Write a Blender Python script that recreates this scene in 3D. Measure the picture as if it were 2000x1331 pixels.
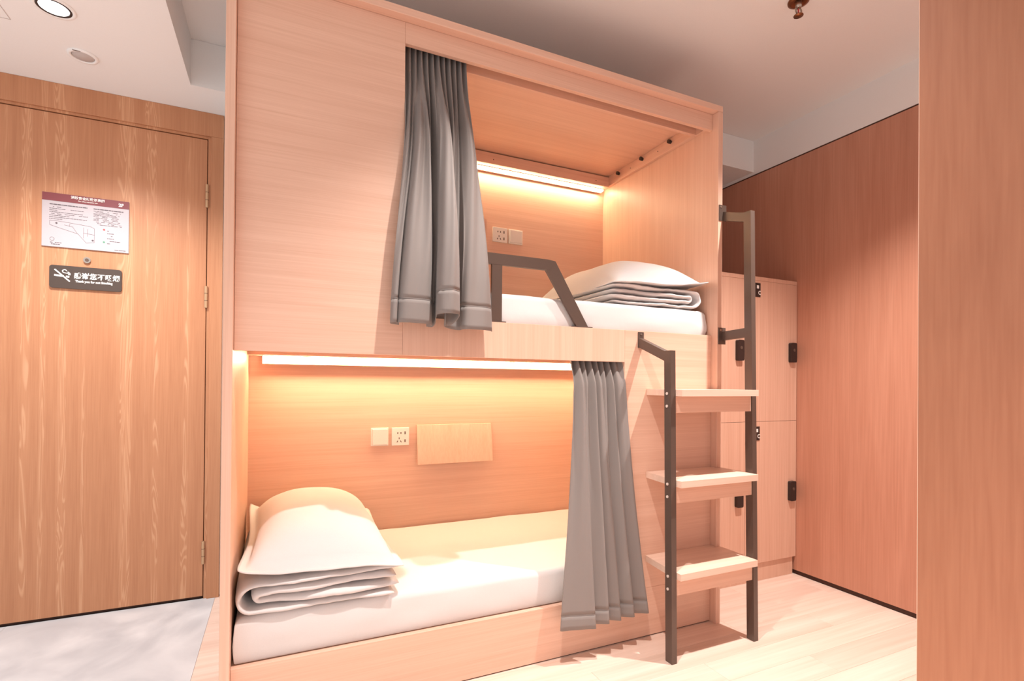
import bpy, bmesh, math, random
from mathutils import Vector, Matrix, noise

random.seed(7)
for o in list(bpy.data.objects):
    bpy.data.objects.remove(o)
SC = bpy.context.scene
COL = SC.collection
PI = math.pi

# ------------------------------------------------------------------ camera
def make_camera():
    yaw, pitch, roll = math.radians(-24.5154), math.radians(0.2909), math.radians(0.4765)
    fw = Vector((-math.sin(yaw)*math.cos(pitch), math.cos(yaw)*math.cos(pitch), math.sin(pitch)))
    rt = Vector((math.cos(yaw), math.sin(yaw), 0)); up = rt.cross(fw)
    r2 = rt*math.cos(roll) + up*math.sin(roll)
    u2 = -rt*math.sin(roll) + up*math.cos(roll)
    cd = bpy.data.cameras.new('camera'); cam = bpy.data.objects.new('camera', cd)
    COL.objects.link(cam)
    m = Matrix((r2, u2, -fw)).transposed().to_4x4()
    m.translation = Vector((0.1533, -1.7346, 1.0881))
    cam.matrix_world = m
    cd.sensor_width = 36.0
    cd.lens = 998.59/2000*36
    cd.shift_y = 79.2148/2000
    cd.clip_start = 0.02
    SC.camera = cam
make_camera()

# ------------------------------------------------------------------ world, lamps, exposure
SC.view_settings.view_transform = 'Standard'
SC.view_settings.look = 'None'
SC.view_settings.gamma = 1.0
SC.view_settings.use_curve_mapping = False
SC.view_settings.exposure = 0.0
W = bpy.data.worlds.new('world'); SC.world = W; W.use_nodes = True
W.node_tree.nodes['Background'].inputs[0].default_value = (1.0, 0.97, 0.96, 1)
W.node_tree.nodes['Background'].inputs[1].default_value = 1.1

def spot(name, loc, power, color, size=130, blend=0.5, radius=0.03):
    d = bpy.data.lights.new(name, 'SPOT'); d.energy = power; d.color = color
    d.spot_size = math.radians(size); d.spot_blend = blend; d.shadow_soft_size = radius
    o = bpy.data.objects.new(name, d); COL.objects.link(o); o.location = loc
    return o
LAMP = (1.0, 0.94, 0.885)
spot('aisle_spot', (0.82, -0.60, 2.62), 195, LAMP, 94, 1.0, 0.02)
spot('aisle_spot', (2.12, -0.62, 2.62), 275, LAMP, 101, 1.0, 0.02)
spot('aisle_spot', (0.15, -2.05, 2.62), 430, LAMP, 90, 1.0, 0.02)  # unseen fill added behind the camera; its floor bounce brightens the ceiling
spot('entrance_lamp', (-0.60, 0.60, 2.40), 150, (1.0, 1.0, 1.0), 124, 1.0, 0.04)
LED_UPPER, LED_LOWER = 52.0, 60.0
LED_COLOR = (1.0, 0.78, 0.49)

# ------------------------------------------------------------------ materials
def new_mat(name):
    m = bpy.data.materials.new(name); m.use_nodes = True
    nt = m.node_tree; b = nt.nodes['Principled BSDF']
    return m, nt, b

def srgb(r, g, b):
    f = lambda c: (c/255/12.92 if c/255 <= 0.04045 else ((c/255+0.055)/1.055)**2.4)
    return (f(r), f(g), f(b), 1)

def plain(name, col, rough=0.5, metal=0.0, bump=0.0, bscale=300):
    m, nt, b = new_mat(name)
    b.inputs['Base Color'].default_value = col
    b.inputs['Roughness'].default_value = rough
    b.inputs['Metallic'].default_value = metal
    n = nt.nodes.new('ShaderNodeTexNoise'); n.inputs['Scale'].default_value = bscale
    tc = nt.nodes.new('ShaderNodeTexCoord'); nt.links.new(tc.outputs['Object'], n.inputs['Vector'])
    mx = nt.nodes.new('ShaderNodeMixRGB'); mx.blend_type = 'MULTIPLY'; mx.inputs[0].default_value = 0.06
    mx.inputs[1].default_value = col; nt.links.new(n.outputs['Fac'], mx.inputs[2])
    nt.links.new(mx.outputs[0], b.inputs['Base Color'])
    if bump:
        bp = nt.nodes.new('ShaderNodeBump'); bp.inputs['Strength'].default_value = bump
        bp.inputs['Distance'].default_value = 0.001
        nt.links.new(n.outputs['Fac'], bp.inputs['Height']); nt.links.new(bp.outputs[0], b.inputs['Normal'])
    return m

def wood(name, dark, light, axis, fine=260, along=3.0, band=45, rough=0.42, contrast=0.8, randomise=0.0):
    """straight-grain laminate: streaks run along `axis`"""
    m, nt, b = new_mat(name)
    tc = nt.nodes.new('ShaderNodeTexCoord')
    src = tc.outputs['Object']
    if randomise:
        oi = nt.nodes.new('ShaderNodeObjectInfo')
        ad = nt.nodes.new('ShaderNodeVectorMath'); ad.operation = 'ADD'
        sc = nt.nodes.new('ShaderNodeVectorMath'); sc.operation = 'SCALE'
        cb = nt.nodes.new('ShaderNodeCombineXYZ')
        for k in range(3): nt.links.new(oi.outputs['Random'], cb.inputs[k])
        sc.inputs['Scale'].default_value = 37.0
        nt.links.new(cb.outputs[0], sc.inputs[0])
        nt.links.new(src, ad.inputs[0]); nt.links.new(sc.outputs[0], ad.inputs[1]); src = ad.outputs[0]
    def streak(f, a, det, dist=0.0):
        mp = nt.nodes.new('ShaderNodeMapping')
        s = [f, f, f]; s['XYZ'.index(axis)] = a
        mp.inputs['Scale'].default_value = s
        n = nt.nodes.new('ShaderNodeTexNoise'); n.inputs['Scale'].default_value = 1.0
        n.inputs['Detail'].default_value = det; n.inputs['Distortion'].default_value = dist
        nt.links.new(src, mp.inputs['Vector']); nt.links.new(mp.outputs[0], n.inputs['Vector'])
        return n
    n1 = streak(fine, along, 4, 0.3); n2 = streak(band, along*0.35, 3, 0.6)
    mx = nt.nodes.new('ShaderNodeMath'); mx.operation = 'MULTIPLY_ADD'
    mx.inputs[1].default_value = 0.5
    h = nt.nodes.new('ShaderNodeMath'); h.operation = 'MULTIPLY'; h.inputs[1].default_value = 0.5
    nt.links.new(n2.outputs['Fac'], h.inputs[0])
    nt.links.new(n1.outputs['Fac'], mx.inputs[0]); nt.links.new(h.outputs[0], mx.inputs[2])
    cr = nt.nodes.new('ShaderNodeValToRGB')
    w = 0.16/contrast
    cr.color_ramp.elements[0].position = 0.5 - w; cr.color_ramp.elements[0].color = dark
    cr.color_ramp.elements[1].position = 0.5 + w; cr.color_ramp.elements[1].color = light
    nt.links.new(mx.outputs[0], cr.inputs[0])
    out = cr.outputs[0]
    if randomise:
        hs = nt.nodes.new('ShaderNodeHueSaturation')
        mr = nt.nodes.new('ShaderNodeMapRange')
        mr.inputs['To Min'].default_value = 1 - randomise; mr.inputs['To Max'].default_value = 1 + randomise
        nt.links.new(oi.outputs['Random'], mr.inputs['Value'])
        nt.links.new(mr.outputs[0], hs.inputs['Value']); nt.links.new(out, hs.inputs['Color']); out = hs.outputs[0]
    nt.links.new(out, b.inputs['Base Color'])
    b.inputs['Roughness'].default_value = rough
    bp = nt.nodes.new('ShaderNodeBump'); bp.inputs['Strength'].default_value = 0.12; bp.inputs['Distance'].default_value = 0.0006
    nt.links.new(n1.outputs['Fac'], bp.inputs['Height']); nt.links.new(bp.outputs[0], b.inputs['Normal'])
    return m

def oak_door(name):
    """veneer leaves about 0.1 m wide with cathedral figure in some of them"""
    m, nt, b = new_mat(name)
    N = nt.nodes.new; L = nt.links.new
    tc = N('ShaderNodeTexCoord')
    def streak(sx, sz, det, dist):
        mp = N('ShaderNodeMapping'); mp.inputs['Scale'].default_value = (sx, sx, sz)
        n = N('ShaderNodeTexNoise'); n.inputs['Scale'].default_value = 1; n.inputs['Detail'].default_value = det
        n.inputs['Distortion'].default_value = dist
        L(tc.outputs['Object'], mp.inputs[0]); L(mp.outputs[0], n.inputs['Vector']); return n
    fine = streak(150, 4, 4, 0.4); broad = streak(17, 0.12, 1, 0.1)
    mp = N('ShaderNodeMapping'); mp.inputs['Scale'].default_value = (19, 19, 1.1)
    L(tc.outputs['Object'], mp.inputs[0])
    wv = N('ShaderNodeTexNoise'); wv.inputs['Scale'].default_value = 1.0; wv.inputs['Detail'].default_value = 1.5
    wv.inputs['Distortion'].default_value = 1.4
    L(mp.outputs[0], wv.inputs['Vector'])
    ml = N('ShaderNodeMath'); ml.operation = 'MULTIPLY'; ml.inputs[1].default_value = 75
    sn = N('ShaderNodeMath'); sn.operation = 'SINE'
    L(wv.outputs['Fac'], ml.inputs[0]); L(ml.outputs[0], sn.inputs[0])
    # figure only shows in some leaves
    mask = N('ShaderNodeValToRGB'); mask.color_ramp.elements[0].position = 0.53; mask.color_ramp.elements[1].position = 0.57
    L(broad.outputs['Fac'], mask.inputs[0])
    fg = N('ShaderNodeMath'); fg.operation = 'MULTIPLY'
    pos = N('ShaderNodeMath'); pos.operation = 'MAXIMUM'; pos.inputs[1].default_value = 0
    L(sn.outputs[0], pos.inputs[0]); L(pos.outputs[0], fg.inputs[0]); L(mask.outputs[0], fg.inputs[1])
    base = N('ShaderNodeValToRGB')
    base.color_ramp.elements[0].position = 0.34; base.color_ramp.elements[0].color = DOOR_D
    base.color_ramp.elements[1].position = 0.66; base.color_ramp.elements[1].color = DOOR_L
    av = N('ShaderNodeMath'); av.operation = 'ADD'
    h1 = N('ShaderNodeMath'); h1.operation = 'MULTIPLY'; h1.inputs[1].default_value = 0.5
    h2 = N('ShaderNodeMath'); h2.operation = 'MULTIPLY'; h2.inputs[1].default_value = 0.5
    L(fine.outputs['Fac'], h1.inputs[0]); L(broad.outputs['Fac'], h2.inputs[0])
    L(h1.outputs[0], av.inputs[0]); L(h2.outputs[0], av.inputs[1]); L(av.outputs[0], base.inputs[0])
    mx = N('ShaderNodeMixRGB'); mx.inputs[2].default_value = DOOR_H
    sc = N('ShaderNodeMath'); sc.operation = 'MULTIPLY'; sc.inputs[1].default_value = 0.45
    L(fg.outputs[0], sc.inputs[0]); L(sc.outputs[0], mx.inputs[0]); L(base.outputs[0], mx.inputs[1])
    L(mx.outputs[0], b.inputs['Base Color']); b.inputs['Roughness'].default_value = 0.45
    return m

def cloth(name, col, weave=900, rough=0.9, bump=0.25, sheen=0.2):
    m, nt, b = new_mat(name)
    N = nt.nodes.new; L = nt.links.new
    tc = N('ShaderNodeTexCoord')
    n = N('ShaderNodeTexNoise'); n.inputs['Scale'].default_value = weave; n.inputs['Detail'].default_value = 2
    n2 = N('ShaderNodeTexNoise'); n2.inputs['Scale'].default_value = 9; n2.inputs['Detail'].default_value = 4; n2.inputs['Distortion'].default_value = 0.8
    L(tc.outputs['Object'], n.inputs['Vector']); L(tc.outputs['Object'], n2.inputs['Vector'])
    mx = N('ShaderNodeMixRGB'); mx.blend_type = 'MULTIPLY'; mx.inputs[0].default_value = 0.12
    mx.inputs[1].default_value = col; L(n.outputs['Fac'], mx.inputs[2]); L(mx.outputs[0], b.inputs['Base Color'])
    b.inputs['Roughness'].default_value = rough
    b.inputs['Sheen Weight'].default_value = sheen
    bp = N('ShaderNodeBump'); bp.inputs['Strength'].default_value = bump; bp.inputs['Distance'].default_value = 0.006
    L(n2.outputs['Fac'], bp.inputs['Height']); L(bp.outputs[0], b.inputs['Normal'])
    return m

def emit(name, col, strength):
    m, nt, b = new_mat(name)
    b.inputs['Base Color'].default_value = (0.9, 0.9, 0.9, 1)
    b.inputs['Emission Color'].default_value = (*col[:3], 1)
    b.inputs['Emission Strength'].default_value = strength
    return m

def concrete(name):
    m, nt, b = new_mat(name)
    N = nt.nodes.new; L = nt.links.new
    tc = N('ShaderNodeTexCoord')
    n = N('ShaderNodeTexNoise'); n.inputs['Scale'].default_value = 2.2; n.inputs['Detail'].default_value = 6; n.inputs['Distortion'].default_value = 1.5
    L(tc.outputs['Object'], n.inputs['Vector'])
    cr = N('ShaderNodeValToRGB')
    cr.color_ramp.elements[0].position = 0.35; cr.color_ramp.elements[0].color = srgb(186, 188, 192)
    cr.color_ramp.elements[1].position = 0.65; cr.color_ramp.elements[1].color = srgb(216, 217, 219)
    L(n.outputs['Fac'], cr.inputs[0]); L(cr.outputs[0], b.inputs['Base Color'])
    b.inputs['Roughness'].default_value = 0.35
    return m

BUNK_D, BUNK_L = srgb(216, 171, 147), srgb(231, 191, 169)
DOOR_D, DOOR_L, DOOR_H = srgb(178, 120, 84), srgb(196, 139, 101), srgb(224, 176, 138)
WOOD_X = wood('bunk_laminate_grain_across', BUNK_D, BUNK_L, 'X')
WOOD_Z = wood('bunk_laminate_grain_upright', BUNK_D, BUNK_L, 'Z')
WOOD_Y = wood('bunk_laminate_grain_deep', BUNK_D, BUNK_L, 'Y')
WALNUT = wood('wall_cladding_laminate', srgb(186, 128, 103), srgb(206, 149, 124), 'Z', fine=140, band=14)
PANEL = wood('cabinet_laminate', srgb(148, 92, 64), srgb(165, 109, 80), 'Z', fine=120, along=6, band=12)
LOCKER = wood('locker_laminate', srgb(208, 160, 136), srgb(226, 184, 160), 'Z', fine=200, band=40)
TREAD = wood('tread_laminate', srgb(222, 188, 168), srgb(236, 206, 188), 'X')
FLOORW = wood('floor_laminate', srgb(216, 186, 168), srgb(238, 214, 200), 'X', fine=60, along=2, band=16, rough=0.38, randomise=0.05)
DOORW = oak_door('door_veneer')
DARKGAP = plain('dark_reveal', srgb(70, 40, 28), 0.7)
WHITE = plain('white_paint', srgb(240, 238, 236), 0.85)
CONC = concrete('grey_tile')
STEEL = plain('bronze_grey_steel', srgb(98, 82, 74), 0.36, 0.25)
CHROME = plain('brushed_steel', srgb(190, 180, 170), 0.3, 0.9)
BRASS = plain('hinge_brass', srgb(200, 165, 130), 0.35, 0.6)
BLACK = plain('black_plastic', srgb(45, 34, 32), 0.4)
IVORY = plain('ivory_plastic', srgb(235, 225, 218), 0.4)
BOLT = plain('pale_bolt_cap', srgb(222, 206, 196), 0.4)
HOLES = plain('socket_holes', srgb(90, 70, 60), 0.6)
CURT = cloth('grey_curtain_cloth', srgb(138, 129, 125), 1400, 0.85, 0.10, 0.1)
SHEET = cloth('white_sheet_cloth', srgb(223, 219, 218), 700, 0.9, 0.18)
QUILT = cloth('white_quilt_cloth', srgb(223, 218, 217), 700, 0.9, 0.3)
BADGE = plain('brown_black_board', srgb(72, 58, 50), 0.45)
PAPERW = plain('white_board', srgb(188, 178, 181), 0.4)
MAROON = plain('maroon_print', srgb(128, 62, 66), 0.45)
PRINTW = plain('white_print', srgb(245, 238, 232), 0.5)
PRINTG = plain('grey_print', srgb(96, 84, 88), 0.5)
PRINTR = plain('red_print', srgb(205, 70, 70), 0.5)
PRINTGR = plain('green_print', srgb(90, 150, 120), 0.5)
LED_U = emit('upper_led_diffuser', LED_COLOR, LED_UPPER)
LED_L = emit('lower_led_diffuser', LED_COLOR, LED_LOWER)
LAMPG = emit('downlight_lens', (1.0, 0.96, 0.93), 6.0)
SPK = plain('speaker_mesh', srgb(196, 186, 182), 0.7, 0, 0.3, 900)
COPPER = plain('copper_brown_metal', srgb(150, 100, 70), 0.35, 0.8)

# ------------------------------------------------------------------ helpers
def base_of(p):
    v = Vector((0, 0, 0))
    while p is not None:
        v += p.location; p = p.parent
    return v

def thing(name, label, cat, loc=(0, 0, 0), group=None):
    o = bpy.data.objects.new(name, None); COL.objects.link(o)
    o.location = loc; o.empty_display_size = 0.05
    o['label'] = label; o['category'] = cat
    if group: o['group'] = group
    return o

def obj(name, bm, m, parent=None, smooth=False, origin=None):
    """links bm (world coordinates) as ONE mesh object; origin = base of a parentless object"""
    me = bpy.data.meshes.new(name)
    bmesh.ops.recalc_face_normals(bm, faces=bm.faces)
    b = base_of(parent)
    if origin is not None: b = Vector(origin)
    bmesh.ops.translate(bm, verts=bm.verts, vec=-b)
    bm.to_mesh(me); bm.free()
    me.materials.append(m)
    if smooth:
        for f in me.polygons: f.use_smooth = True
    o = bpy.data.objects.new(name, me); COL.objects.link(o)
    if parent is not None: o.parent = parent
    elif origin is not None: o.location = origin
    return o

def tag(o, label, cat, group=None):
    o['label'] = label; o['category'] = cat
    if group: o['group'] = group
    return o

def struct(name, bm, m, parent=None):
    o = obj(name, bm, m, parent)
    o['kind'] = 'structure'
    return o

def box(bm, x0, x1, y0, y1, z0, z1, bev=0.0, seg=1):
    r = bmesh.ops.create_cube(bm, size=1.0)
    vs = r['verts']
    for v in vs:
        v.co = Vector((x0 + (v.co.x+0.5)*(x1-x0), y0 + (v.co.y+0.5)*(y1-y0), z0 + (v.co.z+0.5)*(z1-z0)))
    if bev:
        es = list({e for v in vs for e in v.link_edges})
        bmesh.ops.bevel(bm, geom=es, offset=bev, segments=seg, affect='EDGES', profile=0.5)
    return bm

def B(*a, **k):
    bm = bmesh.new(); box(bm, *a, **k); return bm

def prism(bm, poly, axis, a0, a1):
    """extrude polygon (list of 2D) along axis between a0 and a1"""
    def P(q, a):
        if axis == 'Y': return (q[0], a, q[1])
        if axis == 'X': return (a, q[0], q[1])
        return (q[0], q[1], a)
    v0 = [bm.verts.new(P(q, a0)) for q in poly]; v1 = [bm.verts.new(P(q, a1)) for q in poly]
    n = len(poly)
    bm.faces.new(v0); bm.faces.new(v1[::-1])
    for i in range(n): bm.faces.new((v0[i], v0[(i+1) % n], v1[(i+1) % n], v1[i]))
    return bm

def cyl(bm, c, r, h, axis='Z', n=20, r2=None):
    r2 = r if r2 is None else r2
    ret = bmesh.ops.create_cone(bm, cap_ends=True, segments=n, radius1=r, radius2=r2, depth=h)
    M = Matrix.Identity(3)
    if axis == 'Y': M = Matrix.Rotation(PI/2, 3, 'X')
    if axis == 'X': M = Matrix.Rotation(PI/2, 3, 'Y')
    for v in ret['verts']: v.co = M @ v.co + Vector(c)
    return bm

def lathe(bm, c, prof, n=32):
    """prof = list of (r, z); revolve about Z at c"""
    rings = []
    for r, z in prof:
        if r < 1e-6: rings.append([bm.verts.new((c[0], c[1], c[2]+z))])
        else: rings.append([bm.verts.new((c[0]+r*math.cos(2*PI*i/n), c[1]+r*math.sin(2*PI*i/n), c[2]+z)) for i in range(n)])
    for a, b in zip(rings, rings[1:]):
        for i in range(n):
            j = (i+1) % n
            if len(a) == 1: bm.faces.new((a[0], b[i], b[j]))
            elif len(b) == 1: bm.faces.new((a[i], a[j], b[0]))
            else: bm.faces.new((a[i], a[j], b[j], b[i]))
    return bm

def rrect(x0, x1, z0, z1, r, n=5):
    pts = []
    for cx, cz, a0 in ((x1-r, z1-r, 0), (x0+r, z1-r, 90), (x0+r, z0+r, 180), (x1-r, z0+r, 270)):
        for k in range(n+1):
            a = math.radians(a0 + 90*k/n); pts.append((cx+r*math.cos(a), cz+r*math.sin(a)))
    return pts

def bar(bm, p, q, wdir, w, d):
    """square tube from p to q; wdir = in-section axis of width w, other width d"""
    p, q = Vector(p), Vector(q); t = (q-p).normalized(); wv = Vector(wdir); wv = (wv - t*wv.dot(t)).normalized(); dv = t.cross(wv)
    v = []
    for e in (p, q):
        for s1, s2 in ((-1, -1), (1, -1), (1, 1), (-1, 1)):
            v.append(bm.verts.new(e + wv*(s1*w/2) + dv*(s2*d/2)))
    for f in ((0, 1, 2, 3), (7, 6, 5, 4), (0, 4, 5, 1), (1, 5, 6, 2), (2, 6, 7, 3), (3, 7, 4, 0)): bm.faces.new([v[i] for i in f])
    return bm

def catmull(pts, n):
    """n samples along a Catmull-Rom curve through pts, uniform in index"""
    out = []
    P = [Vector(p) for p in pts]
    m = len(P)-1
    for i in range(n):
        t = i/(n-1)*m; k = min(int(t), m-1); u = t-k
        p0, p1, p2, p3 = P[max(k-1, 0)], P[k], P[k+1], P[min(k+2, m)]
        out.append(0.5*((2*p1) + (-p0+p2)*u + (2*p0-5*p1+4*p2-p3)*u*u + (-p0+3*p1-3*p2+p3)*u**3))
    return out

def sstep(a, b, x):
    t = max(0, min(1, (x-a)/(b-a))); return t*t*(3-2*t)

def text_bm(s, height, x, z, y, align='LEFT', bold=0.0, xs=1.0):
    """raised lettering in the XZ plane facing -Y; (x, z) = baseline start"""
    c = bpy.data.curves.new('lettering', 'FONT'); c.body = s; c.size = height; c.align_x = align
    c.extrude = 0.0006; c.offset = bold; c.resolution_u = 3
    o = bpy.data.objects.new('lettering', c); COL.objects.link(o)
    bpy.context.view_layer.update()
    dg = bpy.context.evaluated_depsgraph_get()
    me = bpy.data.meshes.new_from_object(o.evaluated_get(dg))
    bm = bmesh.new(); bm.from_mesh(me)
    for v in bm.verts: v.co = Vector((x + v.co.x*xs, y - v.co.z, z + v.co.y))
    bpy.data.objects.remove(o); bpy.data.curves.remove(c); bpy.data.meshes.remove(me)
    return bm

# ================================================================== ROOM SHELL
XW, YD, HC, HL = 2.8865, 1.2372, 2.644, 2.433
X0R, Y0R = -2.2, -3.1
XS, YS = -0.2237, 0.9798
XT = -0.128
# floor: screed slab, laminate planks and entrance tiles as separate pieces
floor = struct('floor', B(X0R, XW+0.15, Y0R, YD+0.1, -0.06, -0.012), DARKGAP)
pw, pl = 0.127, 1.22
row = 0
y = -3.02
while y < YD:
    off = (row*0.437) % pl
    x = XT - off
    while x < XW:
        a, b_ = max(x, XT), min(x+pl, XW)
        if b_ - a > 0.02:
            y1 = min(y+pw, YD)
            pk = obj('plank', B(a+0.0003, b_-0.0003, y+0.0003, y1-0.0003, -0.012, 0.0, bev=0.0006), FLOORW, floor)
        x += pl
    y += pw; row += 1
ts = 0.8
tx = XT
while tx > X0R:
    ty = YD
    while ty > -3.0:
        obj('tile', B(max(tx-ts, X0R)+0.0004, tx-0.0004, max(ty-ts, Y0R)+0.0004, ty-0.0004, -0.012, 0.0, bev=0.0004), CONC, floor)
        ty -= ts
    tx -= ts
# back walls
struct('wall_back', B(-0.08, XW+0.1, 0.962, YD+0.1, 0, HC), WHITE)
struct('wall_entrance', B(X0R, -0.08, YD+0.025, YD+0.12, 0, HC), WHITE)
# right wall: white plaster with tall wood cladding, dark reveals above and below
wr = struct('wall_right', B(XW+0.012, XW+0.12, Y0R, YD+0.1, 0, HC), WHITE)
struct('cladding', B(XW, XW+0.014, Y0R, 0.962, 0.022, 2.420), WALNUT, wr)
struct('upper_plaster', B(XW, XW+0.014, Y0R, 0.962, 2.4285, HC), WHITE, wr)
struct('baseboard_right', B(XW+0.004, XW+0.0115, Y0R, 0.962, 0, 0.022), DARKGAP)
struct('trim_1', B(XW+0.004, XW+0.0115, Y0R, 0.962, 2.4195, 2.429), DARKGAP)
# ceilings
struct('ceiling', B(X0R, XW+0.1, Y0R, YD+0.1, HC, HC+0.1), WHITE)
lc = struct('ceiling_entrance', B(X0R, XS, Y0R, YD+0.025, HL, HC-0.001), WHITE)
struct('ceiling_step', B(XS, -0.0805, YS, YD+0.025, HL, HC-0.001), WHITE, lc)
struct('trim_2', B(0.30, XW, 0.584, 0.9615, 2.445, HC-0.001), WHITE)      # boxed beam over the lockers
# faint access hatch in the entrance ceiling
hb = bmesh.new()
for a in (B(-1.17, -0.77, 0.3745, 0.3765, HL-0.0012, HL+0.001), B(-0.772, -0.770, 0.375, 0.778, HL-0.0012, HL+0.001), B(-1.17, -0.77, 0.776, 0.778, HL-0.0012, HL+0.001)):
    me = bpy.data.meshes.new('t'); a.to_mesh(me); a.free(); hb.from_mesh(me); bpy.data.meshes.remove(me)
struct('access_hatch_joint', hb, SPK, lc)

# ------------------------------------------------------------------ entrance door
door = bpy.data.objects.new('door_1', None); COL.objects.link(door); door.location = (-0.6, YD, 0)
door['kind'] = 'structure'; door['label'] = 'oak veneer entrance door with hinges on its right, left of the bunk'
ZD = 2.3043
struct('door_leaf', B(-1.16, -0.184, YD, YD+0.04, 0.012, ZD-0.004, bev=0.001), DOORW, door)
struct('door_frame_head', B(-1.30, -0.112, YD-0.014, YD+0.03, ZD+0.012, HL-0.0005, bev=0.001), DOORW, door)
struct('door_frame_jamb', B(-0.166, -0.112, YD-0.014, YD+0.03, 0, ZD+0.0115, bev=0.001), DOORW, door)
struct('door_frame_jamb', B(-1.30, -1.175, YD-0.014, YD+0.03, 0, ZD+0.0115, bev=0.001), DOORW, door)
struct('door_stop', B(-0.180, -0.166, YD-0.004, YD+0.03, 0, ZD+0.0115), DOORW, door)
struct('door_stop', B(-1.175, -0.1805, YD-0.004, YD+0.03, ZD, ZD+0.0115), DOORW, door)
struct('door_shadow_gap', B(-1.17, -0.179, YD+0.012, YD+0.025, 0.0, ZD-0.001), DARKGAP, door)
for z0, z1 in ((1.957, 2.073), (1.455, 1.563), (0.175, 0.288)):
    h = struct('hinge', cyl(bmesh.new(), (-0.1825, YD-0.008, (z0+z1)/2), 0.0075, z1-z0, 'Z', 14), BRASS, door)
    bm = bmesh.new()
    for k in range(1, 3): cyl(bm, (-0.1825, YD-0.008, z0+(z1-z0)*k/3), 0.0078, 0.002, 'Z', 14)
    struct('hinge_joint', bm, DARKGAP, h)
bm = bmesh.new(); cyl(bm, (-0.659, YD-0.004, 1.643), 0.014, 0.008, 'Y', 24)
ph = struct('peephole', bm, CHROME, door)
struct('peephole_lens', cyl(bmesh.new(), (-0.659, YD-0.0085, 1.643), 0.007, 0.003, 'Y', 16, 0.007), HOLES, ph)

# ================================================================== BUNK BED
L, T, D = 2.0, 0.027, 0.035
ZFB, ZFT, ZRT, H, YB, XP, XLO = 1.183, 1.319, 0.210, 2.371, 0.9146, 0.5425, 1.483
bunk = thing('bunk_bed', 'tall pale pink wood capsule bunk bed with two open berths and LED strips', 'bunk bed', (1.0, 0.47, 0))
def bp(name, bm, m, parent=None, **k): return obj(name, bm, m, parent or bunk, **k)
bp('side_panel', B(0, T, 0, 0.935, 0, H-0.0275, bev=0.0012), WOOD_Z)
bp('side_panel', B(L-T, L, 0, 0.935, 0, H-0.0275, bev=0.0012), WOOD_Z)
bp('top_board', B(0, L, 0, 0.935, H-0.027, H, bev=0.0012), WOOD_X)
bp('front_panel', B(T+0.0008, XP, D, D+0.018, ZFB, H-0.0275, bev=0.0008), WOOD_X)
bp('upper_bed_rail', B(XP+0.0004, XLO, D, D+0.018, ZFB, ZFT, bev=0.0008), WOOD_Z)
bp('step_panel', B(XLO+0.0004, L-T-0.0005, D, D+0.018, ZRT+0.0006, ZFT, bev=0.0008), WOOD_X)
bp('lower_bed_rail', B(T+0.0005, L-T-0.0005, D, D+0.02, 0.004, ZRT, bev=0.0008), WOOD_X)
bp('plinth_gap', B(T, L-T, D+0.004, D+0.016, 0.0, 0.004), DARKGAP)
bp('back_panel', B(T, L-T, YB, YB+0.018, 0.05, ZFB+0.04), WOOD_X)
bp('back_panel', B(T, L-T, YB, YB+0.018, ZFT-0.06, H-0.028), WOOD_X)
bp('bed_board', B(T+0.0005, L-T-0.0005, D+0.021, YB-0.0005, 0.185, 0.2045), WOOD_X)
bp('bed_board', B(T+0.0005, L-T-0.0005, D+0.0185, YB-0.0005, 1.224, 1.312), WOOD_X)
bp('curtain_pelmet', B(XP+0.0004, L-T-0.0005, D, D+0.018, 2.270, H-0.0275, bev=0.0008), WOOD_X)
bp('inner_pelmet', B(T+0.0005, L-T-0.0005, 0.125, 0.143, 2.285, H-0.0275, bev=0.0008), WOOD_X)
bp('side_cleat', B(L-T-0.020, L-T-0.0005, 0.1435, YB-0.0005, 2.285, H-0.0275, bev=0.0008), WOOD_Y)
bp('track_cleat', B(L-T-0.016, L-T-0.0005, 0.0535, 0.1245, 2.285, H-0.0275), WOOD_Y)
bp('rear_soffit', B(T+0.0005, L-T-0.0205, 0.826, YB-0.0005, 2.278, H-0.034, bev=0.0008), WOOD_X)
bp('rear_soffit', B(T+0.0005, L-T-0.0005, 0.780, YB-0.0005, 1.2065, 1.2238), WOOD_X)
for yy in (0.293, 0.513, 0.725):
    bm = bmesh.new()
    cyl(bm, (L-T-0.026, yy, 2.322), 0.0085, 0.012, 'X', 12); cyl(bm, (L-T-0.036, yy-0.004, 2.322), 0.010, 0.009, 'X', 10)
    bp('connector_bolt', bm, BLACK, smooth=False)
for yy in (0.39, 0.62): bp('screw_hole', cyl(bmesh.new(), (L-T-0.0204, yy, 2.315), 0.003, 0.001, 'X', 8), HOLES)
for xx in (1.20, 1.86): bp('screw_hole', cyl(bmesh.new(), (xx, 0.8255, 2.302), 0.003, 0.001, 'Y', 8), HOLES)
# LED battens: opaque channel with a rounded diffuser
def led(x0, x1, y, z, w, hgt, lip, LED):
    """z = underside it hangs from; a wooden lip behind the diffuser shields the top of the back wall"""
    h = bp('led_channel', prism(bmesh.new(), [(y-w/2-0.003, z), (y-w/2-0.003, z-0.003), (y+w/2+0.002, z-0.003), (y+w/2+0.002, z-hgt-lip), (y+w/2+0.010, z-hgt-lip), (y+w/2+0.010, z)], 'X', x0, x1), WOOD_X)
    pts = [(y-w/2, z-0.0032), (y+w/2, z-0.0032), (y+w/2, z-hgt*0.6)]
    for k in range(1, 8):
        a = PI*k/8; pts.append((y+w/2*math.cos(a), z-hgt*0.6-hgt*0.4*math.sin(a)))
    pts.append((y-w/2, z-hgt*0.6))
    bp('led_strip', prism(bmesh.new(), pts, 'X', x0+0.004, x1-0.004), LED, h)
led(0.05, 1.945, 0.880, 2.2778, 0.024, 0.011, 0.003, LED_U)
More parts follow.
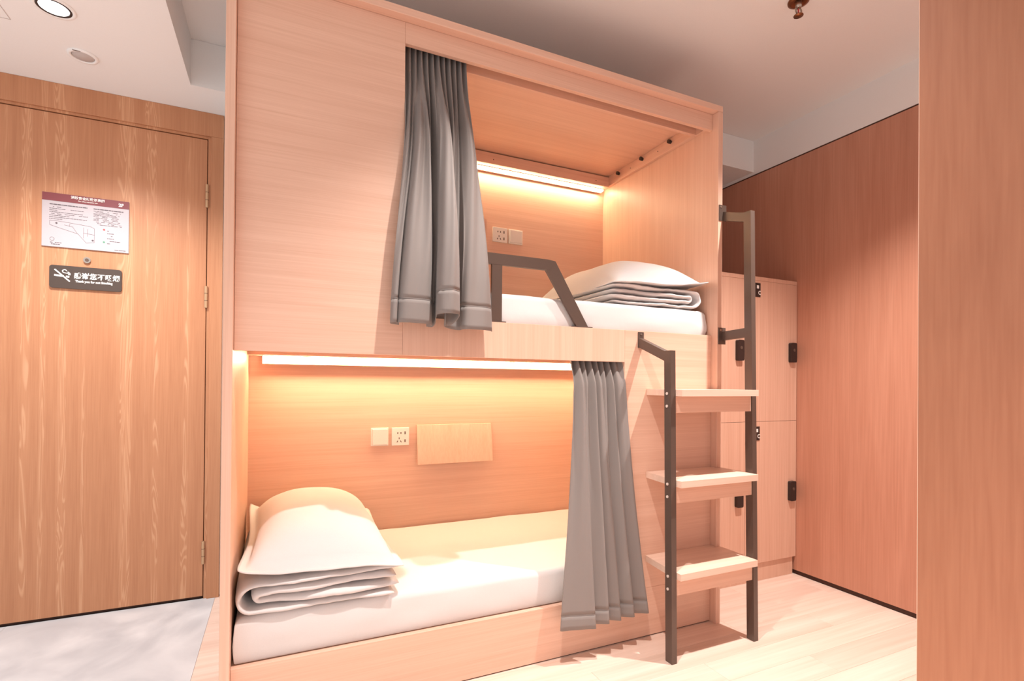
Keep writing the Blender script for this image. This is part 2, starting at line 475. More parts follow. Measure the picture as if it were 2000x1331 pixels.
led(0.085, 1.94, 0.820, 1.2062, 0.034, 0.020, 0.017, LED_L)

# guard rail on the upper rail
gr = bp('guard_rail', B(0.5, 0.51, 0.05, 0.051, 1.6, 1.61), STEEL) if False else None
def guard():
    y0, y1 = 0.036, 0.050
    z0, zt, zb = ZFT+0.004, 1.578, 1.536
    bm = prism(bmesh.new(), [(0.70, zt), (1.112, zt), (1.146, zt-0.004), (1.120, zb), (0.72, zb)], 'Y', y0, y1)
    g = obj('guard_rail', bm, STEEL, bunk)
    prism_l = lambda q: prism(bmesh.new(), q, 'Y', y0+0.0005, y1-0.0005)
    obj('upright', B(0.875, 0.917, y0+0.0005, y1-0.0005, z0, zb, bev=0.0006), STEEL, g)
    obj('slanted_leg', prism_l([(1.1465, zt-0.004), (1.300, z0), (1.246, z0), (1.105, zb-0.0002)]), STEEL, g)
    obj('slanted_leg', prism_l([(0.6995, zt), (0.735, zb-0.0002), (0.60, z0), (0.546, z0)]), STEEL, g)
    for a, b_ in ((0.868, 0.934), (1.236, 1.322), (0.54, 0.60)):
        obj('foot_plate', B(a, b_, y0-0.001, y1+0.012, ZFT+0.0002, ZFT+0.004, bev=0.0005), STEEL, g)
guard()

# ================================================================== LADDER
lad = thing('ladder', 'dark bronze steel ladder with three pale wood treads leaning on bunk end', 'ladder', (1.78, -0.16, 0))
def yf(z): return -0.186 + 0.0165*z           # front face of the slightly raked posts
def post(x0, x1, zt):
    pts = [(yf(0), 0.0), (yf(zt), zt), (yf(zt)+0.037, zt), (yf(0)+0.037, 0)]
    return obj('post', prism(bmesh.new(), pts, 'X', x0, x1), STEEL, lad)
PX0, PX1 = (1.552, 1.577), (1.998, 2.023)
p1 = post(*PX0, 1.224); p2 = post(*PX1, 1.846)
def bracket(x0, x1, za, zb_, yw, h, plate):
    ya = yf(zb_)+0.0365
    pts = [(ya, zb_), (yw-0.004, za), (yw-0.004, za-h), (ya, zb_-h)]
    b_ = obj('bracket_arm', prism(bmesh.new(), pts, 'X', x0+0.0005, x1-0.0005), STEEL, lad)
    obj('bracket_plate', B(x0-0.001, x1+0.004, yw-0.004, yw-0.0003, plate[0], plate[1], bev=0.0006), STEEL, b_)
    bm = bmesh.new()
    cyl(bm, ((x0+x1)/2+0.001, yw-0.005, plate[1]-0.010), 0.004, 0.003, 'Y', 10)
    if plate[0] < za-h-0.012: cyl(bm, ((x0+x1)/2+0.001, yw-0.005, plate[0]+0.010), 0.004, 0.003, 'Y', 10)
    obj('screw_head', bm, CHROME, b_)
bracket(*PX0, 1.288, 1.224, D, 0.040, (1.246, 1.314))
bracket(1.979, 1.999, 1.886, 1.846, 0.0, 0.042, (1.842, 1.915)) if False else None
# the right post stands just beyond the side panel edge; its arms reach back to that edge
def edge_bracket(za, zo, h, plate):
    ya = yf(zo)+0.0365
    pts = [(ya, zo), (-0.004, za), (-0.004, za-h), (ya, zo-h)]
    b_ = obj('bracket_arm', prism(bmesh.new(), pts, 'X', 1.9985, 2.018), STEEL, lad)
    obj('bracket_plate', B(1.976, 2.020, -0.004, -0.0003, plate[0], plate[1], bev=0.0006), STEEL, b_)
    obj('screw_head', cyl(bmesh.new(), (1.987, -0.005, plate[1]-0.011), 0.004, 0.003, 'Y', 10), CHROME, b_)
edge_bracket(1.884, 1.846, 0.040, (1.842, 1.915))
edge_bracket(1.334, 1.339, 0.040, (1.276, 1.352))
for zt in (1.070, 0.713, 0.352):
    zt_f = zt
    yb_ = D - 0.0006
    pts = [(1.578, -0.203), (1.997, -0.203), (1.997, -0.0008), (1.9715, -0.0008), (1.9715, yb_), (1.600, yb_), (1.578, yf(zt)+0.04)]
    t = obj('tread', prism(bmesh.new(), pts, 'Z', zt-0.026, zt), TREAD, lad)
    obj('tread_bearer', B(1.578, 1.997, yf(zt)+0.004, yf(zt)+0.024, zt-0.092, zt-0.0265, bev=0.0006), WOOD_X, t)
    for dz in (-0.016, -0.066):
        for xs_, sgn in ((1.552, -1), ):
            obj('bolt', cyl(bmesh.new(), (xs_-0.0012, yf(zt)+0.020, zt+dz), 0.0056, 0.003, 'X', 14), BOLT, p1)

# ================================================================== MATTRESSES
def rounded_slab(name, x0, x1, y0, y1, z0, z1, m, r=0.024, nx=90, ny=44, amp=0.003, seed=0.0, origin=None):
    """closed slab with rounded upper edges, soft lower edges and slight waves"""
    bm = bmesh.new()
    def surf(a, b, top):
        # a, b in [0,1]
        x = x0 + a*(x1-x0); y = y0 + b*(y1-y0)
        d = min(x-x0, x1-x, y-y0, y1-y)
        rr = r if top else r*0.5
        if d < rr: k = rr - math.sqrt(max(0, rr*rr - (rr-d)**2))
        else: k = 0
        n = noise.noise((x*5+seed, y*5, 3.1+top))*amp + noise.noise((x*17+seed, y*13, 9.1+top))*amp*0.5
        return (x, y, (z1 - k + n) if top else (z0 + k*0.7))
    def warp(t, n):  # denser near the borders
        u = t/n; return 0.5 - 0.5*math.cos(PI*u) if True else u
    g = {}
    for top in (1, 0):
        for i in range(nx+1):
            for j in range(ny+1):
                g[top, i, j] = bm.verts.new(surf(warp(i, nx), warp(j, ny), top))
    for top in (1, 0):
        for i in range(nx):
            for j in range(ny):
                f = (g[top, i, j], g[top, i+1, j], g[top, i+1, j+1], g[top, i, j+1])
                bm.faces.new(f if top else f[::-1])
    edge = [(i, 0) for i in range(nx)] + [(nx, j) for j in range(ny)] + [(i, ny) for i in range(nx, 0, -1)] + [(0, j) for j in range(ny, 0, -1)]
    K = 4
    rings = [[g[1, i, j] for i, j in edge]]
    for k in range(1, K):
        ring = []
        for i, j in edge:
            p, q = g[1, i, j].co, g[0, i, j].co
            c = p.lerp(q, k/K)
            n = noise.noise((c.x*6+seed, c.y*6, c.z*14))*0.006
            out = Vector((-1 if i == 0 else (1 if i == nx else 0), -1 if j == 0 else (1 if j == ny else 0), 0))
            bulge = 0.004*math.sin(PI*k/K)
            ring.append(bm.verts.new(c + out*(bulge+min(n, 0.003)) if j == 0 or i in (0, nx) else c))
        rings.append(ring)
    rings.append([g[0, i, j] for i, j in edge])
    n = len(edge)
    for a, b in zip(rings, rings[1:]):
        for i in range(n): bm.faces.new((a[i], a[(i+1) % n], b[(i+1) % n], b[i]))
    return obj(name, bm, m, None, True, origin)
m1 = rounded_slab('mattress', 0.035, 1.962, 0.064, 0.905, 0.2055, 0.346, SHEET, origin=(1, 0.48, 0.2055), seed=2.0)
tag(m1, 'white sheeted mattress on the lower berth, lit by the lower strip', 'mattress')
m2 = rounded_slab('mattress', 0.035, 1.962, 0.064, 0.905, 1.3125, 1.436, SHEET, origin=(1, 0.48, 1.3125), seed=8.0)
tag(m2, 'white sheeted mattress on the upper berth behind the guard rail', 'mattress')

# ================================================================== FOLDED DUVETS
def sweep_fold(bm, path, th, y0, y1, seed, nring=22, amp=0.004):
    """sweep a stadium section (thickness th, depth y0..y1) along a path in XZ"""
    n = len(path)
    rings = []
    for k, (x, z) in enumerate(path):
        a = path[max(k-1, 0)]; b = path[min(k+1, n-1)]
        t = Vector((b[0]-a[0], b[1]-a[1])).normalized(); nv = Vector((-t.y, t.x))
        e = min(k, n-1-k)
        cap = math.sqrt(max(0.02, 1-(1-min(e/3.0, 1))**2))
        hh = th/2*cap*(1+0.22*noise.noise((x*8+seed, z*30, 1.7)))
        dy0 = 0.022*noise.noise((x*5+seed, z*25, 4.4)); dy1 = 0.01*noise.noise((x*7+seed, z*25, 8.4))
        ring = []
        for q in range(nring):
            ang = 2*PI*q/nring
            c, s = math.cos(ang), math.sin(ang)
            # superellipse so the faces are flat and the fold edges round
            cy = math.copysign(abs(c)**0.28, c); sz = math.copysign(abs(s)**0.75, s)
            ya, yb_ = y0+dy0, y1+dy1
            yy = (ya+yb_)/2 + (yb_-ya)/2*cy
            w = amp*noise.noise((x*11+seed, yy*5, z*20)) + amp*0.7*noise.noise((x*30+seed, yy*9, z*20))
            off = nv*(sz*hh + w)
            ring.append(bm.verts.new((x+off.x, yy, z+off.y)))
        rings.append(ring)
    for a, b in zip(rings, rings[1:]):
        for i in range(nring): bm.faces.new((a[i], a[(i+1) % nring], b[(i+1) % nring], b[i]))
    bm.faces.new(rings[0][::-1]); bm.faces.new(rings[-1])

def c_path(xl, xr, zt, zb, n=26, xr2=None):
    """right end top -> round the left -> right end bottom"""
    xr2 = xr if xr2 is None else xr2
    r = (zt-zb)/2; out = []
    for i in range(n): out.append((xr - (xr-xl-r)*i/n, zt))
    for i in range(13):
        a = PI/2 + PI*i/12; out.append((xl+r+r*math.cos(a), (zt+zb)/2+r*math.sin(a)))
    for i in range(1, n+1): out.append((xl+r + (xr2-xl-r)*i/n, zb))
    return out
def sag(path, f): return [(x, z+f(x)) for x, z in path]
def duvet(mirror, x0, w, zbase, hgt, y0, y1, seed, label):
    bm = bmesh.new()
    th = hgt/4.1
    zt, zb = zbase+hgt-th/2, zbase+th/2
    fm = (lambda P: [(x0+w-(x-x0), z) for x, z in P]) if mirror else (lambda P: P)
    wav = lambda x: 0.004*math.sin(x*9+seed)
    t1, t2 = hgt*0.21, hgt*0.30
    zt, zb = zbase+hgt-t1/2, zbase+t1/2
    P1 = c_path(x0+t1/2+0.002, x0+w, zt, zb, 26, x0+w-0.016)
    P2 = c_path(x0+0.062, x0+w-0.008, zt-(t1+t2)*0.49, zb+(t1+t2)*0.49, 24, x0+w+0.003)
    sweep_fold(bm, fm(sag(P1, lambda x: 0)), t1*1.04, y0, y1, seed)
    sweep_fold(bm, fm(sag(P2, lambda x: 0)), t2*1.04, y0+0.006, y1-0.01, seed+5)
    o = obj('folded_duvet', bm, QUILT, None, True, (x0+w/2, (y0+y1)/2, zbase))
    return tag(o, label, 'duvet')
duvet(False, 0.030, 0.510, 0.3490, 0.110, 0.050, 0.80, 1.3, 'white duvet folded in layers on lower mattress at left end')
duvet(True, 1.433, 0.505, 1.4390, 0.086, 0.060, 0.80, 6.1, 'white duvet folded in layers on upper mattress at right end')

# ================================================================== PILLOWS
def pillow(label, x0, x1, y0, y1, zf, height, seed, fl=0.12, n=56):
    """zf(a,b) = height of the seam plane; a across X, b along Y, both -1..1"""
    bm = bmesh.new()
    g = {}
    def fill(a): return max(0.0, 1-abs(a)**2.8)**0.55
    for top in (1, 0):
        for i in range(n+1):
            for j in range(n+1):
                a = -1 + 2*i/n; b = -1 + 2*j/n
                aa = min(1, abs(a)/(1-fl)); bb = min(1, abs(b)/(1-fl*0.72))
                h = height*fill(aa)*fill(bb)
                pa = a*(1-0.085*(1-b*b)*abs(a)); pb = b*(1-0.05*(1-a*a)*abs(b))
                x = (x0+x1)/2 + (x1-x0)/2*pa; y = (y0+y1)/2 + (y1-y0)/2*pb
                cr = 1 - 0.045*(abs(a)*abs(b))**9
                x = (x0+x1)/2 + (x-(x0+x1)/2)*cr; y = (y0+y1)/2 + (y-(y0+y1)/2)*cr
                w = noise.noise((x*6+seed, y*6, 1))*0.005 + noise.noise((x*15+seed, y*11, 4))*0.003
                z = zf(a, b) + w*0.8
                if top: z += 0.0025 + h*(1+0.06*noise.noise((x*4+seed, y*4, 7)))
                else: z += -0.0015 - h*0.02
                g[top, i, j] = bm.verts.new((x, y, z))
    for top in (1, 0):
        for i in range(n):
            for j in range(n):
                f = (g[top, i, j], g[top, i+1, j], g[top, i+1, j+1], g[top, i, j+1])
                bm.faces.new(f if top else f[::-1])
    edge = [(i, 0) for i in range(n)] + [(n, j) for j in range(n)] + [(i, n) for i in range(n, 0, -1)] + [(0, j) for j in range(n, 0, -1)]
    m = len(edge)
    for k in range(m):
        p, q = edge[k], edge[(k+1) % m]
        bm.faces.new((g[1, p[0], p[1]], g[1, q[0], q[1]], g[0, q[0], q[1]], g[0, p[0], p[1]]))
    o = obj('pillow', bm, SHEET, None, True, ((x0+x1)/2, (y0+y1)/2, zf(0, 0)))
    return tag(o, label, 'pillow')
def zlow(a, b):
    z = 0.474 - 0.012*a
    z += 0.020*max(0, -a)**3*max(0, -b)               # front left corner lifts on the fold
    z -= 0.008*max(0, a)**4
    z += 0.042*max(0, -a)**3*max(0, b)**2             # back left corner turned up against the panel
    z += 0.012*max(0, b)
    return z
pillow('plump white pillow with flat flange on the folded lower duvet', 0.033, 0.567, 0.020, 0.850, zlow, 0.165, 3.0)
def zup(a, b):
    z = 1.536 + 0.014*a + 0.02*max(0, b)
    z += 0.012*max(0, a)**3*max(0, -b)**2
    return z
pillow('plump white pillow with flat flange on the folded upper duvet', 1.425, 1.970, 0.020, 0.850, zup, 0.150, 11.0)

# ================================================================== CURTAINS
def curtain(label, top, hem, ztop, zhem, ns, nr, wx, wy, hem_h, ystop, crease=0.0):
    T_ = catmull(top, ns); Hh = catmull(hem, ns)
    cen = lambda P: sum((p.x for p in P))/len(P)
    grid = []
    for r in range(nr+1):
        t = r/nr
        row_ = []
        for k in range(ns):
            kx, ky = wx(t), wy(t)
            x = T_[k].x*(1-kx) + Hh[k].x*kx
            y = T_[k].y*(1-ky) + Hh[k].y*ky
            zh = zhem(k/(ns-1))
            z = ztop + (zh-ztop)*t
            y += (0.003 + crease*math.sin(PI*t)**0.8)*noise.noise((k/ns*26 + 1.5*t, z*1.6, 2.2))*min(1, t*4)
            x += 0.003*noise.noise((x*9, z*4, 6.2))*t
            row_.append(Vector((x, ystop(x, y, z), z)))
        grid.append(row_)
    cx = (min(p.x for p in grid[-1])+max(p.x for p in grid[-1]))/2
    root = thing('curtain', label, 'curtain', (cx, 0.0, min(p.z for p in grid[-1])))
    r_h = nr - max(1, int(round(hem_h*nr/(ztop-zhem(0.5)))))
    def sheet(name, r0, r1, off):
        bm = bmesh.new()
        V = []
        for r in range(r0, r1+1):
            rowv = []
            for k in range(ns):
                p = grid[r][k].copy()
                if off:
                    a = grid[r][max(k-1, 0)]; b = grid[r][min(k+1, ns-1)]
                    t = (b-a); nv = Vector((t.y, -t.x, 0))
                    if nv.length > 1e-9: p += nv.normalized()*off
                rowv.append(bm.verts.new(p))
            V.append(rowv)
        for a, b in zip(V, V[1:]):
            for k in range(ns-1): bm.faces.new((a[k], b[k], b[k+1], a[k+1]))
        o = obj(name, bm, CURT, root, True)
        md = o.modifiers.new('thickness', 'SOLIDIFY'); md.thickness = 0.0022; md.offset = 0
        return o
    sheet('cloth_panel', 0, r_h, 0)
    h = sheet('hem', r_h, nr, 0)
    # stitched seam line above the hem
    bm = bmesh.new()
    a = []
    for dz in (-0.0012, 0.0012):
        a.append([bm.verts.new(grid[r_h][k] + Vector((0, 0, dz))) for k in range(ns)])
    for k in range(ns-1): bm.faces.new((a[0][k], a[1][k], a[1][k+1], a[0][k+1]))
    o = obj('seam', bm, CURT, h, False)
    md = o.modifiers.new('thickness', 'SOLIDIFY'); md.thickness = 0.0034; md.offset = 0
    return root

# upper curtain: bunched at the left end of the track, hem thrown forward over the bed rail
utop = []
for i in range(23):
    f = i/22
    utop.append((0.546 + 0.232*f, 0.088 + (0.014 if i % 2 else -0.016), 0))
uhem = [(0.520, -0.004), (0.494, -0.016), (0.486, -0.034), (0.492, -0.046), (0.503, -0.046), (0.506, -0.030), (0.508, -0.026), (0.510, -0.044),
        (0.530, -0.060), (0.570, -0.064), (0.604, -0.060), (0.622, -0.044), (0.626, -0.022), (0.616, -0.006), (0.628, 0.000),
        (0.640, -0.020), (0.634, -0.060), (0.628, -0.100), (0.640, -0.134), (0.666, -0.142), (0.690, -0.128), (0.700, -0.098),
        (0.694, -0.064), (0.676, -0.050), (0.664, -0.062), (0.660, -0.080), (0.668, -0.040), (0.690, -0.012), (0.716, -0.004), (0.730, -0.016),
        (0.728, -0.044), (0.738, -0.066), (0.770, -0.074), (0.806, -0.070), (0.836, -0.056), (0.847, -0.038)]
def u_hold(x, y, z):
    if x < XP + 0.004 and y > 0.0 and z < 2.27: pass
    return y
curtain('grey pleated curtain pulled to the left of the upper berth', [(a, b, 0) for a, b, _ in utop], [(a, b, 0) for a, b in uhem],
        2.312, lambda s: 1.284 - 0.012*sstep(0.7, 0.85, s) + 0.003*math.sin(s*9) + 0.034*sstep(0.41, 0.47, s)*sstep(0.66, 0.58, s), 300, 64,
        lambda t: 0.06*sstep(0, 0.3, t) + 0.94*(sstep(0.12, 1.05, t)**0.95), lambda t: sstep(0.0, 0.85, t)*0.55 + 0.45*sstep(0, 0.4, t), 0.075, u_hold, 0.030)

ltop = []
for i in range(17):
    f = i/16
    ltop.append((1.240 + 0.2415*f, 0.088 + (0.016 if i % 2 else -0.018), 0))
ltop[-2:] = [(1.470, 0.078, 0), (1.4825, 0.0548, 0)]
lhem = [(1.150, -0.020), (1.145, -0.030), (1.175, -0.036), (1.215, -0.046), (1.255, -0.056), (1.278, -0.064), (1.284, -0.056), (1.276, -0.036), (1.270, -0.022),
        (1.290, -0.022), (1.320, -0.034), (1.350, -0.048), (1.360, -0.044), (1.354, -0.026), (1.350, -0.012),
        (1.368, -0.012), (1.392, -0.028), (1.414, -0.042), (1.422, -0.036), (1.416, -0.018), (1.412, -0.006),
        (1.432, -0.006), (1.458, -0.022), (1.482, -0.036), (1.490, -0.030), (1.484, -0.012), (1.482, 0.002),
        (1.502, 0.000), (1.535, -0.016), (1.562, -0.028), (1.572, -0.020), (1.570, -0.008)]
curtain('grey pleated curtain hanging at the right end of the lower berth', ltop, [(a, b, 0) for a, b in lhem],
        1.216, lambda s: 0.140 - 0.006*s, 250, 60,
        lambda t: t**1.35, lambda t: 0.30*sstep(0.0, 0.13, t) + 0.70*t, 0.062, lambda x, y, z: y)
# curtain tracks are fixed to the bunk
bp('curtain_track', B(XP+0.002, L-T-0.0165, 0.082, 0.094, 2.318, 2.330), IVORY)
bp('curtain_track', B(T+0.002, XLO-0.002, 0.082, 0.094, 1.2185, 1.2235), IVORY)

# ================================================================== SOCKETS, PLATES, FLAP BOARDS
def plate_bm(x0, x1, z0, z1, y1, th):
    bm = B(x0, x1, y1-th, y1-0.0003, z0, z1, bev=0.0015, seg=2)
    return bm
def socket(x0, x1, z0, z1, label):
    t = thing('power_socket', label, 'socket', ((x0+x1)/2, YB, (z0+z1)/2))
    p = obj('face_plate', plate_bm(x0, x1, z0, z1, YB, 0.010), IVORY, t)
    w, h = x1-x0, z1-z0
    y = YB-0.0100
    def slot(u, v, a, b, rot=0):
        bm = B(-a/2, a/2, -0.0006, 0.0006, -b/2, b/2)
        M = Matrix.Rotation(rot, 3, 'Y')
        for vv in bm.verts: vv.co = M @ vv.co + Vector((x0+w*u, y, z0+h*v))
        obj('socket_slot', bm, HOLES, p)
    slot(0.34, 0.70, 0.005, 0.009); slot(0.52, 0.70, 0.005, 0.009)
    slot(0.42, 0.40, 0.004, 0.010); slot(0.32, 0.22, 0.004, 0.010, 0.5); slot(0.52, 0.22, 0.004, 0.010, -0.5)
    slot(0.76, 0.70, 0.006, 0.015); slot(0.76, 0.25, 0.006, 0.015)
def blank(x0, x1, z0, z1, th, label):
    t = thing('switch_plate', label, 'switch', ((x0+x1)/2, YB, (z0+z1)/2))
    p = obj('back_plate', plate_bm(x0, x1, z0, z1, YB, 0.009), IVORY, t)
    obj('rocker', B(x0+0.006, x1-0.006, YB-th, YB-0.0088, z0+0.006, z1-0.006, bev=0.002, seg=2), IVORY, t)
blank(0.579, 0.666, 0.766, 0.858, 0.022, 'blank white switch plate on lower berth wall, left of the socket')
socket(0.683, 0.772, 0.765, 0.856, 'white power socket on lower berth wall between switch and board')
socket(1.232, 1.321, 1.883, 1.965, 'white power socket on upper berth wall, left of the switch')
blank(1.330, 1.417, 1.883, 1.965, 0.016, 'blank white switch plate on upper berth wall, right of the socket')
def flap(x0, x1, z0, z1, dtop, dbot, label):
    t = thing('flap_board', label, 'board', ((x0+x1)/2, YB, z0))
    y = YB
    obj('board', prism(bmesh.new(), [(y-dtop, z1), (y-dtop-0.012, z1-0.001), (y-dbot-0.012, z0), (y-dbot, z0)], 'X', x0, x1), WOOD_Z, t)
    obj('hanger', prism(bmesh.new(), [(y-0.0004, z1-0.02), (y-max(dtop, 0.0012), z1-0.02), (y-dbot+0.0002, z0+0.03), (y-0.0004, z0+0.03)], 'X', x0+0.05, x1-0.05), WOOD_X, t)
flap(0.812, 1.229, 0.664, 0.868, 0.003, 0.032, 'tilted pale wood board fixed to lower berth wall beside the socket')
flap(0.775, 1.188, 1.800, 1.995, 0.016, 0.003, 'wood board on upper berth wall, mostly hidden behind the curtain')

# ================================================================== LOCKERS
YL = 0.2777
lk = thing('locker_cabinet', 'pale wood locker cabinet with black latches between bunk and right wall', 'locker', (2.45, 0.6, 0))
XL0, XM, XL1 = 2.062, 2.474, XW-0.002
obj('carcass', B(XL0, XL1, YL+0.019, 0.955, 0.10, 1.671), LOCKER, lk)
obj('top_board', B(XL0, XL1, YL, 0.955, 1.6715, 1.6934, bev=0.0008), LOCKER, lk)
obj('plinth', B(XL0, XL1-0.012, YL+0.012, 0.9, 0.0, 0.0995), LOCKER, lk)
def latch(x, z, parent):
    w, h = 0.046, 0.112
    l_ = obj('latch', prism(bmesh.new(), rrect(x, x+w, z, z+h, 0.009), 'Y', YL-0.020, YL-0.0002), BLACK, parent)
    obj('latch_button', cyl(bmesh.new(), (x+w*0.5, YL-0.0208, z+h*0.62), 0.009, 0.0015, 'Y', 16), HOLES, l_)
def numplate(x, z, parent):
    p = obj('number_plate', B(x, x+0.066, YL-0.0035, YL-0.0002, z, z+0.077, bev=0.0008), BLACK, parent)
    bm = text_bm('C', 0.030, x+0.0575, z+0.013, YL-0.0036, 'CENTER', 0.0008)
    obj('number_plate_print', bm, PRINTW, p)
    obj('number_plate_print', B(x+0.036, x+0.052, YL-0.0042, YL-0.0034, z+0.046, z+0.064), PRINTW, p)
for (x0, x1) in ((XL0, XM), (XM, XL1)):
    for (z0, z1, lz, nz) in ((0.8895, 1.6705, 1.223, 1.580), (0.104, 0.8877, 0.430, 0.785)):
        d = obj('locker_door', B(x0+0.001, x1-0.0012, YL, YL+0.0185, z0, z1, bev=0.0006), LOCKER, lk)
        latch(x1-0.078 if x0 == XL0 else x1-0.070, lz, d)
        numplate(x0+0.042, nz, d)
bm = bmesh.new()
obj('shadow_gap', B(XL0+0.001, XL1-0.001, YL+0.004, YL+0.018, 0.886, 0.8915), DARKGAP, lk)
obj('shadow_gap', B(XL0+0.001, XL1-0.001, YL+0.004, YL+0.0185, 1.6695, 1.6718), DARKGAP, lk)
obj('shadow_gap', B(XM-0.0015, XM+0.0015, YL+0.004, YL+0.018, 0.105, 1.67), DARKGAP, lk)

# ================================================================== SIGNS ON THE DOOR
sg = thing('evacuation_plan', 'white evacuation plan board with maroon title band on the door', 'sign', (-0.6625, YD, 1.692))
SX0, SX1, SZ0, SZ1 = -0.823, -0.502, 1.692, 1.936
bd = obj('board', B(SX0, SX1, YD-0.006, YD-0.0003, SZ0, SZ1, bev=0.0006), PAPERW, sg)
yv = YD-0.0062
obj('title_band', B(SX0+0.0006, SX1-0.0006, yv-0.0006, yv, SZ1-0.036, SZ1-0.0005), MAROON, sg)
obj('lettering', text_bm('消防安全疏散示意图', 0.0140, -0.6575, SZ1-0.0165, yv-0.0010, 'CENTER', 0.0003), PRINTW, sg)
obj('lettering', text_bm('Fire safety evacuation plan', 0.0068, -0.6575, SZ1-0.0275, yv-0.0010, 'CENTER', 0.0001), PRINTW, sg)
obj('lettering', text_bm('2F', 0.0200, SX1-0.031, SZ1-0.0270, yv-0.0010, 'CENTER', 0.0007), PRINTW, sg)
rnd = random.Random(5)
def dashes(bm, x0, x1, z, h, gap=0.25):
    x = x0
    while x < x1:
        w = rnd.uniform(0.004, 0.016)
        if rnd.random() > gap: box(bm, x, min(x+w, x1), yv-0.0004, yv, z, z+h)
        x += w + 0.0015
bm = bmesh.new()
dashes(bm, SX0+0.027, SX0+0.163, SZ1-0.054, 0.0042, 0.1)
for k, w in enumerate((0.05, 0.165, 0.04, 0.15, 0.165, 0.10, 0.16, 0.055)): dashes(bm, SX0+0.026, SX0+0.026+w*0.85, SZ1-0.064-k*0.0078, 0.0020)
dashes(bm, SX0+0.186, SX1-0.022, SZ1-0.054, 0.0042, 0.1)
for k in range(11): dashes(bm, SX0+0.186, SX1-0.030+rnd.uniform(-0.02, 0.004), SZ1-0.063-k*0.0062, 0.0018)
for k, w in enumerate((0.030, 0.034, 0.022, 0.026, 0.050, 0.012)): dashes(bm, SX0+0.238, SX0+0.238+w, SZ0+0.094-k*0.0118, 0.0024)
dashes(bm, SX0+0.018, SX0+0.065, SZ0+0.010, 0.0030); dashes(bm, SX0+0.030, SX0+0.075, SZ0+0.018, 0.0024)
dashes(bm, SX1-0.075, SX1-0.012, SZ0+0.008, 0.0022)
o = obj('small_print', bm, PRINTG, sg); o['kind'] = 'stuff'
# floor plan outline
bm = bmesh.new()
def seg(x0, z0, x1, z1, w=0.0009):
    bar(bm, (SX0+x0, yv-0.0002, SZ0+z0), (SX0+x1, yv-0.0002, SZ0+z1), (0, 1, 0), 0.0004, w)
for s in ((.028, .118, .028, .098), (.028, .118, .060, .118), (.060, .118, .175, .108), (.175, .108, .190, .100), (.190, .100, .190, .035), (.190, .035, .160, .030),
          (.160, .030, .130, .068), (.130, .068, .060, .088), (.060, .088, .028, .098), (.080, .103, .110, .098), (.110, .098, .128, .068), (.150, .100, .150, .050),
          (.165, .095, .165, .060), (.100, .112, .098, .098), (.150, .075, .190, .070)): seg(*s)
for k in range(14):
    a, b_ = 2*PI*k/14, 2*PI*(k+1)/14
    seg(.037+.008*math.cos(a), .035+.008*math.sin(a), .037+.008*math.cos(b_), .035+.008*math.sin(b_))
obj('floor_plan_drawing', bm, PRINTG, sg)
for (x, z, m) in ((.052, .108, PRINTG), (.184, .044, PRINTG), (.226, .100, PRINTR), (.226, .042, PRINTGR)):
    obj('map_symbol', cyl(bmesh.new(), (SX0+x, yv-0.0002, SZ0+z), 0.0040, 0.0008, 'Y', 14), m, sg)

ns = thing('no_smoking_sign', 'dark brown rounded sign thanking guests for not smoking, on the door', 'sign', (-0.66, YD, 1.504))
obj('plate', prism(bmesh.new(), rrect(-0.794, -0.527, 1.506, 1.609, 0.012), 'Y', YD-0.008, YD-0.0003), BADGE, ns)
yv = YD-0.0082
obj('lettering', text_bm('感谢您不吸烟', 0.0300, -0.7060, 1.5560, yv-0.0004, 'LEFT', 0.0006, 0.96), PRINTW, ns)
obj('lettering', text_bm('Thank you for not Smoking', 0.0145, -0.7005, 1.5370, yv-0.0004, 'LEFT', 0.0005, 0.86), PRINTW, ns)
ic = bmesh.new()
bar(ic, (-0.776, yv-0.0004, 1.5635), (-0.742, yv-0.0004, 1.5605), (0, 1, 0), 0.0010, 0.0075)
bar(ic, (-0.734, yv-0.0004, 1.5600), (-0.722, yv-0.0004, 1.5590), (0, 1, 0), 0.0010, 0.0075)
bar(ic, (-0.775, yv-0.0006, 1.5900), (-0.720, yv-0.0006, 1.5380), (0, 1, 0), 0.0012, 0.0055)
pts = catmull([(-0.724, 0, 1.5665), (-0.726, 0, 1.574), (-0.742, 0, 1.577), (-0.747, 0, 1.585), (-0.738, 0, 1.591), (-0.731, 0, 1.585)], 20)
for a, b_ in zip(pts, pts[1:]): bar(ic, (a.x, yv-0.0004, a.z), (b_.x, yv-0.0004, b_.z), (0, 1, 0), 0.0010, 0.0035)
pts = catmull([(-0.720, 0, 1.5665), (-0.720, 0, 1.575), (-0.728, 0, 1.581)], 10)
for a, b_ in zip(pts, pts[1:]): bar(ic, (a.x, yv-0.0004, a.z), (b_.x, yv-0.0004, b_.z), (0, 1, 0), 0.0010, 0.0035)
obj('cigarette_symbol', ic, PRINTW, ns)

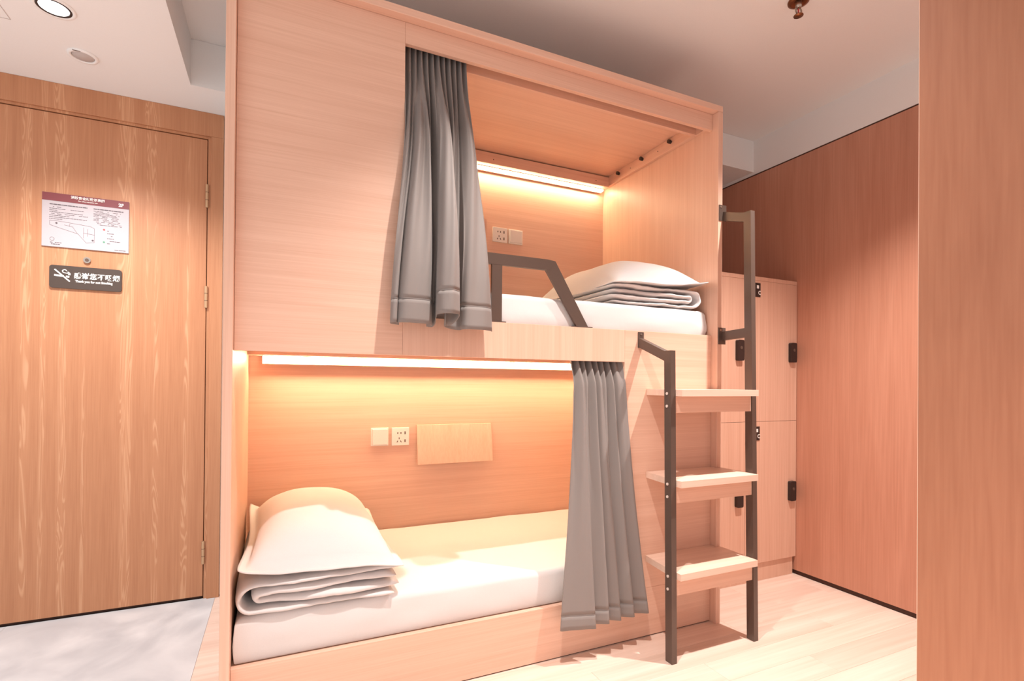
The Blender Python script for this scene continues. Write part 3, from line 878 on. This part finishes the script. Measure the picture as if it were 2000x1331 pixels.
# ================================================================== CEILING FITTINGS
def downlight(x, y, z, label, r=0.050):
    t = thing('downlight', label, 'light', (x, y, z))
    obj('trim_ring', lathe(bmesh.new(), (x, y, z), [(r+0.014, -0.0005), (r+0.012, -0.004), (r+0.002, -0.0035), (r, -0.001)]), WHITE, t, True)
    obj('baffle', lathe(bmesh.new(), (x, y, z), [(r, -0.0012), (r+0.0015, -0.0034), (r-0.006, -0.0036), (r-0.0065, -0.0010)]), BLACK, t, True)
    obj('lens', lathe(bmesh.new(), (x, y, z), [(0, -0.0022), (r-0.007, -0.0020), (r-0.0068, -0.0006), (0, -0.0006)]), LAMPG, t, True)
downlight(-0.598, 0.628, HL, 'lit round recessed downlight in the low ceiling near the door')
sp = thing('ceiling_speaker', 'small unlit round white ceiling fitting between downlight and door', 'speaker', (-0.598, 0.930, HL))
obj('rim', lathe(bmesh.new(), (-0.598, 0.930, HL), [(0.052, -0.0004), (0.050, -0.006), (0.040, -0.0075), (0.038, -0.004), (0.038, -0.0004)]), WHITE, sp, True)
obj('mesh_disc', lathe(bmesh.new(), (-0.598, 0.930, HL), [(0, -0.0050), (0.036, -0.0045), (0.0378, -0.001), (0, -0.001)]), SPK, sp, True)
obj('slot', B(-0.620, -0.594, 0.884, 0.889, HL-0.0072, HL-0.0045), HOLES, sp)
spk = thing('fire_sprinkler', 'copper brown fire sprinkler head on the ceiling right of the bunk', 'sprinkler', (2.048, -0.338, HC))
c = (2.048, -0.338, HC)
obj('escutcheon', lathe(bmesh.new(), c, [(0, -0.0004), (0.040, -0.0004), (0.039, -0.006), (0.026, -0.010), (0.016, -0.004), (0, -0.004)]), COPPER, spk, True)
obj('body', lathe(bmesh.new(), c, [(0, -0.0045), (0.012, -0.0045), (0.012, -0.026), (0.008, -0.030), (0, -0.030)], 16), CHROME, spk, True)
for s in (-1, 1):
    bm = bmesh.new(); pts = catmull([(c[0]+s*0.010, c[1], HC-0.026), (c[0]+s*0.017, c[1], HC-0.036), (c[0]+s*0.012, c[1], HC-0.050), (c[0]+s*0.003, c[1], HC-0.058)], 8)
    for a, b_ in zip(pts, pts[1:]): bar(bm, a, b_, (0, 1, 0), 0.005, 0.004)
    obj('frame_arm', bm, CHROME, spk)
obj('bulb', lathe(bmesh.new(), c, [(0, -0.030), (0.003, -0.034), (0.003, -0.050), (0, -0.054)], 10), PRINTR, spk, True)
bm = lathe(bmesh.new(), c, [(0, -0.0580), (0.018, -0.0590), (0.0185, -0.0605), (0, -0.0605)], 24)
obj('deflector', bm, COPPER, spk, True)

# ================================================================== NEAR CABINET (right foreground)
cb = thing('wardrobe', 'tall reddish wood cabinet side filling the right edge, closest to camera', 'cabinet', (1.6, -1.7, 0))
obj('side_panel', B(1.2, 1.218, -2.20, -1.2012, 0, 2.42), PANEL, cb)
obj('edge_band', B(1.1998, 1.2182, -1.2010, -1.200, 0, 2.42), LOCKER, cb)
obj('carcass', B(1.2185, 1.80, -2.20, -1.222, 0.06, 2.42), PANEL, cb)
obj('plinth', B(1.2185, 1.80, -2.19, -1.25, 0, 0.0595), PANEL, cb)
obj('cabinet_door', B(1.220, 1.508, -1.2215, -1.203, 0.065, 2.415, bev=0.001), PANEL, cb)
obj('cabinet_door', B(1.511, 1.799, -1.2215, -1.203, 0.065, 2.415, bev=0.001), PANEL, cb)
